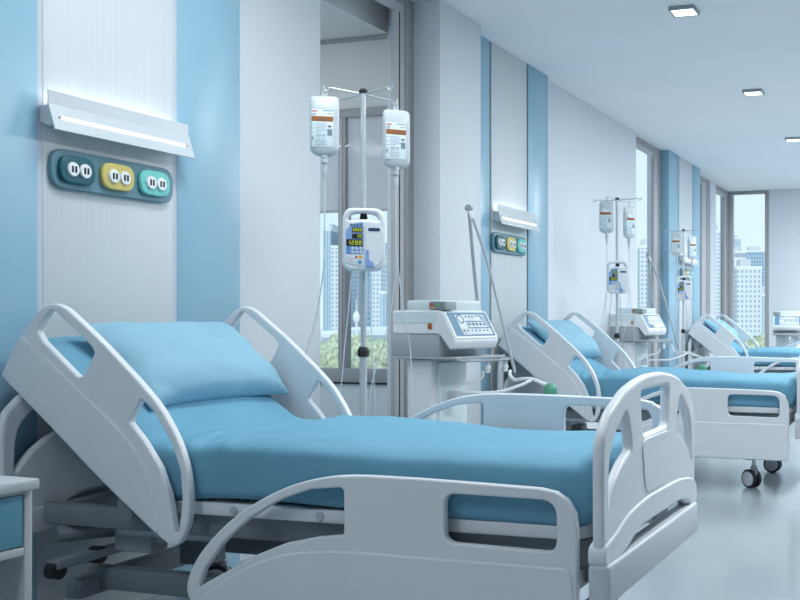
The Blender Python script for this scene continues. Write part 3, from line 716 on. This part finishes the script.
# ------------------------------------------------------------------ ventilators
def make_vent():         # front looks along +X, width along Y, origin under the screen's top edge
    r = empty('ventilator', (0, 0, 0)); z = lambda q: q - FZ
    P, A = M['plastic'], M['aqua']
    bd = MB()
    bd.plate([(-.335, 1.03), (.0, 1.03), (.075, .945), (.10, .95), (.115, .985), (.115, 1.0), (.02, 1.16), (-.02, 1.163), (-.335, 1.163)], .40, M['white'], XZ, bev=.008, r=.014, mx=T((0, 0, -FZ)))
    bd.plate([(-.325, 1.09), (-.02, 1.09), (-.02, 1.155), (-.325, 1.155)], .405, M['aqua'], XZ, bev=.002, r=.01, mx=T((0, 0, -FZ)))
    bd.box(-.24, .0, -.19, .19, z(1.155), z(1.22), M['aqua'], .012)
    bd.build('body', r)
    lw = MB(); lw.box(-.34, .0, -.205, .205, z(.905), z(1.028), M['housing'], .006); lw.build('lower_housing', r)
    MB().box(-.075, -.048, -.2065, -.198, z(1.058), z(1.090), M['orange'], .001).build('warning_sticker', r)
    md = MB(); md.box(-.07, .045, -.195, -.10, z(1.166), z(1.212), M['grey'], .004)
    md.box(-.07, .03, -.199, -.195, z(1.170), z(1.208), M['steel'])
    for xx, mt in ((-.052, 'red'), (-.01, 'greenled')): md.cyl((xx, -.198, z(1.194)), (xx, -.203, z(1.194)), .009, M[mt], n=12)
    md.box(-.055, -.033, -.202, -.196, z(1.173), z(1.183), M['amber'])
    md.build('gas_module', r)
    # screen on the slanted front: local u along Y, v down the slope
    a0, a1 = Vector((.02, 0, z(1.16))), Vector((.115, 0, z(1.0))); v = (a1 - a0).normalized(); n = Vector((-v.z, 0, v.x)); L = (a1 - a0).length
    mx = Matrix(((0, -v.x, n.x, a0.x), (1, 0, 0, 0), (0, -v.z, n.z, a0.z), (0, 0, 0, 1)))   # u->Y, -v up
    sc = MB(); sc.plate([(-.195, -.004), (.195, -.004), (.195, -L + .004), (-.195, -L + .004)], .012, M['white'], bev=.004, r=.014, mx=mx); so = sc.build('screen_bezel', r)
    ds = MB(); ds.plate([(-.180, -.014), (.180, -.014), (.180, -L + .018), (-.180, -L + .018)], .004, M['screenblue'], bev=.001, r=.006, mx=mx @ T((0, 0, .005))); do = ds.build('display', so)
    gp = MB(); q = mx @ T((0, 0, .0076))
    def bx(u0, u1, v0, v1, mt, k=0): gp.box(u0, u1, -v1, -v0, k * .0005, k * .0005 + .0005, M[mt], mx=q)
    bx(-.115, -.045, .030, .160, 'screenpale'); bx(-.045, .125, .028, .070, 'screenpale'); bx(-.035, .135, .078, .112, 'screenpale'); bx(-.115, .16, .120, .158, 'screenpale'); bx(.130, .155, .028, .112, 'screenpale')
    gp.lathe([(.030, 0), (.030, .0006), (.022, .0006), (.022, 0)], M['ink'], n=24, mx=q @ T((-.082, -.058, .0004)))
    for k in range(3): bx(-.03 + k * .03, -.018 + k * .03, .036, .050, 'ink', 1)
    bx(.06, .115, .034, .040, 'ink', 1); bx(.108, .118, .034, .064, 'ink', 1); bx(.138, .147, .034, .106, 'ink', 1)
    for k in range(5): bx(-.028 + k * .034, -.008 + k * .034, .084, .100, 'ink', 1)
    for k in range(7): bx(-.10 + k * .036, -.086 + k * .036, .128, .138, 'ink', 1)
    gp.build('screen_graphics', do)
    ty = MB(); ty.box(-.34, .13, -.21, .25, z(.890), z(.905), M['housing'], .004)
    ty.tube([(.12, -.2, z(.89)), (.16, -.19, z(.885)), (.175, .0, z(.882)), (.175, .22, z(.882)), (.13, .25, z(.89))], .007, M['arm'], n=8)
    ty.build('tray', r)
    cm = MB(); cm.box(-.26, -.08, -.17, .17, .17, z(.89), M['plastic'], .02); cm.box(-.085, -.055, -.12, .12, .2, z(.87), A, .008); cm.build('column', r)
    bs = MB(); bs.plate([(-.33, -.24), (.22, -.24), (.22, .24), (-.33, .24)], .07, M['plastic_dim'], bev=.015, r=.07, mx=T((0, 0, .14))); bs.build('base', r)
    for x, y in ((-.28, -.19), (.17, -.19), (-.28, .19), (.17, .19)):
        c = MB(); c.cyl((x, y, .08), (x, y, .12), .012, M['chrome']); co = c.build('caster', r)
        MB().lathe([(.01, -.014), (.045, -.014), (.045, .014), (.01, .014)], M['black'], n=20, mx=T((x, y, .045)) @ Matrix.Rotation(PI / 2, 4, 'X')).build('wheel', co)
    for yy, nm in ((.03, 0), (.20, 1)):
        c = MB(); c.lathe([(.014, 0), (.014, .02), (.018, .022), (.018, .035), (.012, .037), (.012, .05)], M['plastic'], mx=T((.165, yy, z(.812)))); c.lathe([(.013, .05), (.013, .075)], M['chrome'], mx=T((.165, yy, z(.812)))); c.build('hose_port', r)
    return r

def vent_extras(r, ang):
    """arm, hoses: given in metres relative to the ventilator, camera-right / depth aligned"""
    z = lambda q: q - FZ
    return
VENTS = [((-2.615, 5.435), -12, 'ventilator with tilted screen standing between the nearest and the middle bed'), ((-2.845, 10.20), -12, 'ventilator with tilted screen in front of the window beyond the middle bed'),
         ((-2.12, 15.0), -84, 'ventilator facing the camera in front of the end wall at the right edge')]
v0 = make_vent()
# articulated arm and breathing hoses (built for the first machine, in its own frame)
def loc(px_r, px_d, zz):     # offset from the machine in right/depth metres -> local
    g = Rv * px_r + Dv * px_d; g = Matrix.Rotation(math.radians(12), 3, 'Z') @ g
    return Vector((g.x, g.y, zz - FZ))
arm = MB(); j = loc(.018, .20, 1.765); arm.cyl(loc(.078, .17, 1.10), loc(.073, .18, 1.20), .017, M['white']); arm.tube([loc(.073, .18, 1.20), loc(.046, .19, 1.45), loc(.020, .20, 1.74)], .0105, M['arm'], n=10)
arm.lathe([(.010, -.02), (.020, -.014), (.020, .014), (.010, .02)], M['grey'], n=16, mx=T(j) @ Matrix.Rotation(1.3, 4, 'X'))
arm.cyl(loc(.020, .20, 1.755), loc(.045, .18, 1.70), .011, M['white']); arm.tube([loc(.045, .18, 1.70), loc(.15, .10, 1.40), loc(.31, -.05, .81)], .0085, M['arm'], n=10)
arm.build('support_arm', v0)
hs = MB()
hs.tube([loc(.122, -.0, .815), loc(.122, -.01, .79), loc(.09, -.03, .765), loc(.0, -.05, .745), loc(-.03, -.06, .72), loc(-.03, -.06, .70)], .0085, M['white'], n=10)
hs.build('inlet_hose', v0)
hs = MB()
hs.tube([loc(.268, .12, .815), loc(.268, .10, .79), loc(.30, .06, .765), loc(.35, .02, .772), loc(.41, -.02, .772), loc(.46, -.04, .752), loc(.50, -.05, .74)], .0105, M['white'], n=10)
hs.tube([loc(-.03, -.06, .70), loc(.08, -.08, .70), loc(.22, -.08, .705), loc(.34, -.06, .74), loc(.40, -.03, .768)], .0095, M['white'], n=10)
hs.build('breathing_hose', v0)
MB().box(-.02, .05, -.03, .03, -.03, .03, M['chrome'], .008, mx=T(loc(-.04, -.06, .68))).build('water_trap', v0)
MB().cyl(loc(.49, -.05, .742), loc(.545, -.055, .715), .014, M['plastic_dim']).build('nozzle', v0)
for i, ((x, y), a, lb) in enumerate(VENTS):
    o = v0 if i == 0 else copy_tree(v0)
    o.location = (x, y, FZ); o.rotation_euler = (0, 0, math.radians(a)); tag(o, lb, 'ventilator', 'ventilators beside the beds')
    if i == 2:
        for ch in [c for c in o.children if c.name.split('.')[0] in ('support_arm', 'nozzle', 'breathing_hose')]: bpy.data.objects.remove(ch)
def breathing_bag():
    r = empty('breathing_bag', (0, 0, 0))
    MB().lathe([(0, -.055), (.022, -.05), (.036, -.03), (.041, 0), (.036, .028), (.022, .045), (0, .05)], M['green'], n=24).build('bulb', r, ang=80)
    MB().cyl((0, 0, -.055), (0, 0, -.09), .014, M['plastic']).build('valve', r)
    return r
bb0 = breathing_bag()
for i, (x, y, z_, lb) in enumerate(((-2.06, 5.40, .715, 'green rubber breathing bag behind the far rail of the nearest bed'), (-2.27, 10.12, .625, 'green rubber breathing bag behind the far rail of the middle bed'))):
    o = bb0 if i == 0 else copy_tree(bb0); o.location = (x, y, z_); o.rotation_euler = (.15, (.1, 1.2)[i], 0); tag(o, lb, 'breathing bag', 'green breathing bags')

# ------------------------------------------------------------------ bedside cabinet
cb = empty('bedside_cabinet', (-2.64, 1.98, FZ), math.radians(-5), 'white bedside cabinet with a blue drawer at the left edge by the nearest bed', 'cabinet')
z = lambda q: q - FZ
b = MB(); b.box(-.22, .2, .30, .325, .03, z(.65), M['cab'], .003); b.box(-.22, .2, -.325, -.30, .03, z(.65), M['cab'], .003); b.box(-.22, -.2, -.3, .3, .03, z(.65), M['cab'])
b.box(-.22, .2, -.3, .3, .03, .06, M['cab'], .003); b.box(-.22, .2, -.3, .3, z(.464), z(.487), M['cab'], .003); b.box(-.22, .2, -.3, .3, z(.634), z(.65), M['cab'], .003)
b.build('carcass', cb)
MB().box(-.245, .225, -.33, .33, z(.645), z(.675), M['cab'], .006).build('top', cb)
d = MB().box(.178, .198, -.297, .297, z(.490), z(.632), M['drawer'], .003).build('drawer', cb)
MB().tube([(.2, -.06, z(.56)), (.222, -.05, z(.56)), (.222, .05, z(.56)), (.2, .06, z(.56))], .006, M['chrome'], n=8).build('handle', d)
for x in (-.19, .17):
    for y in (-.27, .27): MB().lathe([(.018, 0), (.022, .03)], M['black'], mx=T((x, y, 0))).build('foot', cb)

# ------------------------------------------------------------------ the city outside
GZ = -22.
struct(MB().box(-4000, 4000, -3000, 6000, GZ - 1, GZ, M['ground']), 'ground')
def at(px, y, D):
    R = (px - 600) / 1051 * D
    return (R * .950 - D * .312, R * .312 + D * .950, 1.12 - (y - 318) / 1051 * D)
FM = [facade_mat('facade_blue_glass', (.40, .52, .64), (.20, .34, .48), 2.6, 3.6, .55, .6), facade_mat('facade_white_flats', (.72, .77, .82), (.34, .45, .56), 2.2, 2.6, .45, .5),
      facade_mat('facade_grey_tower', (.40, .47, .55), (.22, .30, .39), 2.2, 3.0, .5, .7), facade_mat('facade_pale_blue', (.56, .67, .76), (.36, .50, .63), 2.0, 90, .5, 1.1), facade_mat('facade_balconies', (.80, .84, .88), (.40, .48, .56), 300, 12, 1.2, .35)]
def tower(px0, px1, ytop, D, fm, lb, crown=True, deep=40):
    D *= 5
    x0, y0, zt = at(px0, ytop, D); x1, y1, _ = at(px1, ytop, D)
    c = Vector(((x0 + x1) / 2, (y0 + y1) / 2, GZ)); wd = (Vector((x1, y1, 0)) - Vector((x0, y0, 0))).length
    r = empty('tower_block', c + Vector((-.312, .95, 0)) * deep / 2, math.atan2(.312, .95), lb, 'building', 'buildings seen through the windows')
    h = zt - GZ
    MB().box(-wd / 2, wd / 2, -deep / 2, deep / 2, 0, h, FM[fm]).build('facade', r, smooth=False)
    k = MB(); k.box(-wd / 2 - .15, wd / 2 + .15, -deep / 2 - .15, deep / 2 + .15, h, h + 1.5, M['white'])
    if crown: k.box(-wd * .25, wd * .2, -deep * .2, deep * .2, h + 1.5, h + 6, M['plastic_dim'])
    k.build('roof', r, smooth=False)
tower(323, 331, 231, 150, 3, 'pale blue striped tower in the left pane of the bay window')
tower(331, 340, 248, 120, 1, 'white tower beside the mullion in the bay window')
tower(346, 359, 225, 150, 2, 'grey glass tower just right of the mullion in the bay window')
tower(366, 372, 236, 140, 0, 'slim blue tower right of the drip stand in the bay window')
tower(372, 381, 262, 120, 1, 'white flats with dark windows in the bay window')
tower(380, 386, 294, 100, 3, 'low pale block in the right pane of the bay window')
tower(385, 393, 243, 130, 0, 'blue glass tower at the right edge of the bay window')
tower(322, 345, 335, 75, 4, 'low white building above the trees left of the mullion', False)
tower(350, 396, 331, 85, 4, 'low white building above the trees right of the mullion', False)
tower(640, 650, 248, 120, 1, 'white dotted tower behind the ventilator arm in the window')
tower(712, 724, 232, 140, 1, 'white tower in the narrow corner window')
tower(735, 741, 239, 260, 3, 'pale slim tower on the skyline of the end window')
tower(730, 746, 253, 170, 4, 'white block with long balconies in the end window')
tower(745, 770, 252, 200, 0, 'blue grey office block in the end window')
tower(737, 762, 269, 110, 1, 'large white apartment block with square windows in the end window')
tower(761, 775, 296, 120, 3, 'pale low block at the right edge of the end window')
tw = empty('spire', at(356.5, 400, 110)[:2] + (GZ,), 0, 'thin white spire above the trees in the bay window', 'tower')
h = at(356, 302, 110)[2] - GZ
MB().tube([(0, 0, 0), (0, 0, h - 2.2)], .11, M['white'], smooth=False).build('shaft', tw); MB().lathe([(.1, 0), (.34, .3), (.36, .8), (.2, 1.1), (.05, 1.3), (.03, 2.6)], M['white'], mx=T((0, 0, h - 2.2))).build('lantern', tw)

def tree(px, ytop, D, rad, lb):
    x, y, zt = at(px, ytop, D); r = empty('tree', (x, y, GZ), random.uniform(0, 6), lb, 'tree', 'trees outside the windows'); H = zt - GZ
    MB().tube([(0, 0, 0), (.1, 0, H * .4), (0, .1, H * .8)], lambda t: .35 - .2 * t, M['trunk']).build('trunk', r)
    t = bmesh.new()
    for k in range(9):
        s = bmesh.new(); bmesh.ops.create_icosphere(s, subdivisions=4, radius=1)
        rr = rad * random.uniform(.45, .7); o = Vector((random.uniform(-.6, .6) * rad, random.uniform(-.6, .6) * rad, H - rad * random.uniform(.55, 2.2)))
        sd = random.uniform(0, 50)
        for v in s.verts:
            n_ = v.co.normalized(); v.co = n_ * rr * (1 + .28 * noise.noise(n_ * 2.6 + Vector((sd, 0, 0))) + .30 * noise.noise(n_ * 9 + Vector((0, sd, 0)))); v.co += o
        me = bpy.data.meshes.new('t'); s.to_mesh(me); s.free(); t.from_mesh(me); bpy.data.meshes.remove(me)
    m = MB(); m.add(t, M['leaf']); m.build('crown', r, ang=180)
for px, yt, D, rad, lb in ((326, 345, 40, 1.2, 'leafy tree at the left jamb of the bay window'), (337, 340, 48, 1.4, 'leafy tree behind the mullion of the bay window'), (352, 334, 57, 1.6, 'leafy tree left of the drip stand in the bay window'),
                       (368, 337, 67, 1.8, 'leafy tree right of the drip stand in the bay window'), (381, 340, 78, 2.1, 'leafy tree in the right pane of the bay window'), (392, 343, 90, 2.3, 'leafy tree at the right jamb of the bay window'),
                       (643, 346, 50, 1.6, 'leafy tree behind the ventilator in the window beyond the middle bed'), (741, 334, 60, 1.9, 'leafy tree low in the left of the end window'), (757, 333, 74, 2.2, 'leafy tree low in the right of the end window')):
    tree(px, yt, D, rad, lb)

# ------------------------------------------------------------------ sky and sun
wd = bpy.data.worlds.new('sky'); SC.world = wd; wd.use_nodes = True
n, l = wd.node_tree.nodes, wd.node_tree.links; bg = n['Background']
tc = n.new('ShaderNodeTexCoord'); sx = n.new('ShaderNodeSeparateXYZ'); cr = n.new('ShaderNodeValToRGB')
l.new(tc.outputs['Generated'], sx.inputs[0]); l.new(sx.outputs[2], cr.inputs[0])
e = cr.color_ramp.elements; e[0].position = 0; e[0].color = (.76, .91, .99, 1); e[1].position = .35; e[1].color = (.62, .83, .95, 1)
l.new(cr.outputs[0], bg.inputs[0]); bg.inputs[1].default_value = WS
sd = bpy.data.lights.new('sun', 'SUN'); sd.energy = 1.3; sd.angle = .02; sd.color = (1, .97, .92)
so = bpy.data.objects.new('sun', sd); COL.objects.link(so); so.rotation_euler = Vector((-.35, .75, -.55)).to_track_quat('-Z', 'Y').to_euler()

# ------------------------------------------------------------------ camera
cd = bpy.data.cameras.new('camera'); cam = bpy.data.objects.new('camera', cd); COL.objects.link(cam); SC.camera = cam
cam.location = (0, 0, 1.12); cam.rotation_euler = (PI / 2, 0, math.atan(345 / 1051))
cd.sensor_width = 36; cd.lens = 1051 / 800 * 36; cd.shift_x = -200 / 800; cd.shift_y = 18 / 800; cd.clip_end = 2000
vs = SC.view_settings; vs.view_transform = 'Standard'; vs.look = 'None'; vs.exposure = 0.0; vs.gamma = 1; vs.use_curve_mapping = False
SC.cycles.use_denoising = True; SC.cycles.max_bounces = 8; SC.cycles.transparent_max_bounces = 16; SC.cycles.sample_clamp_indirect = 6
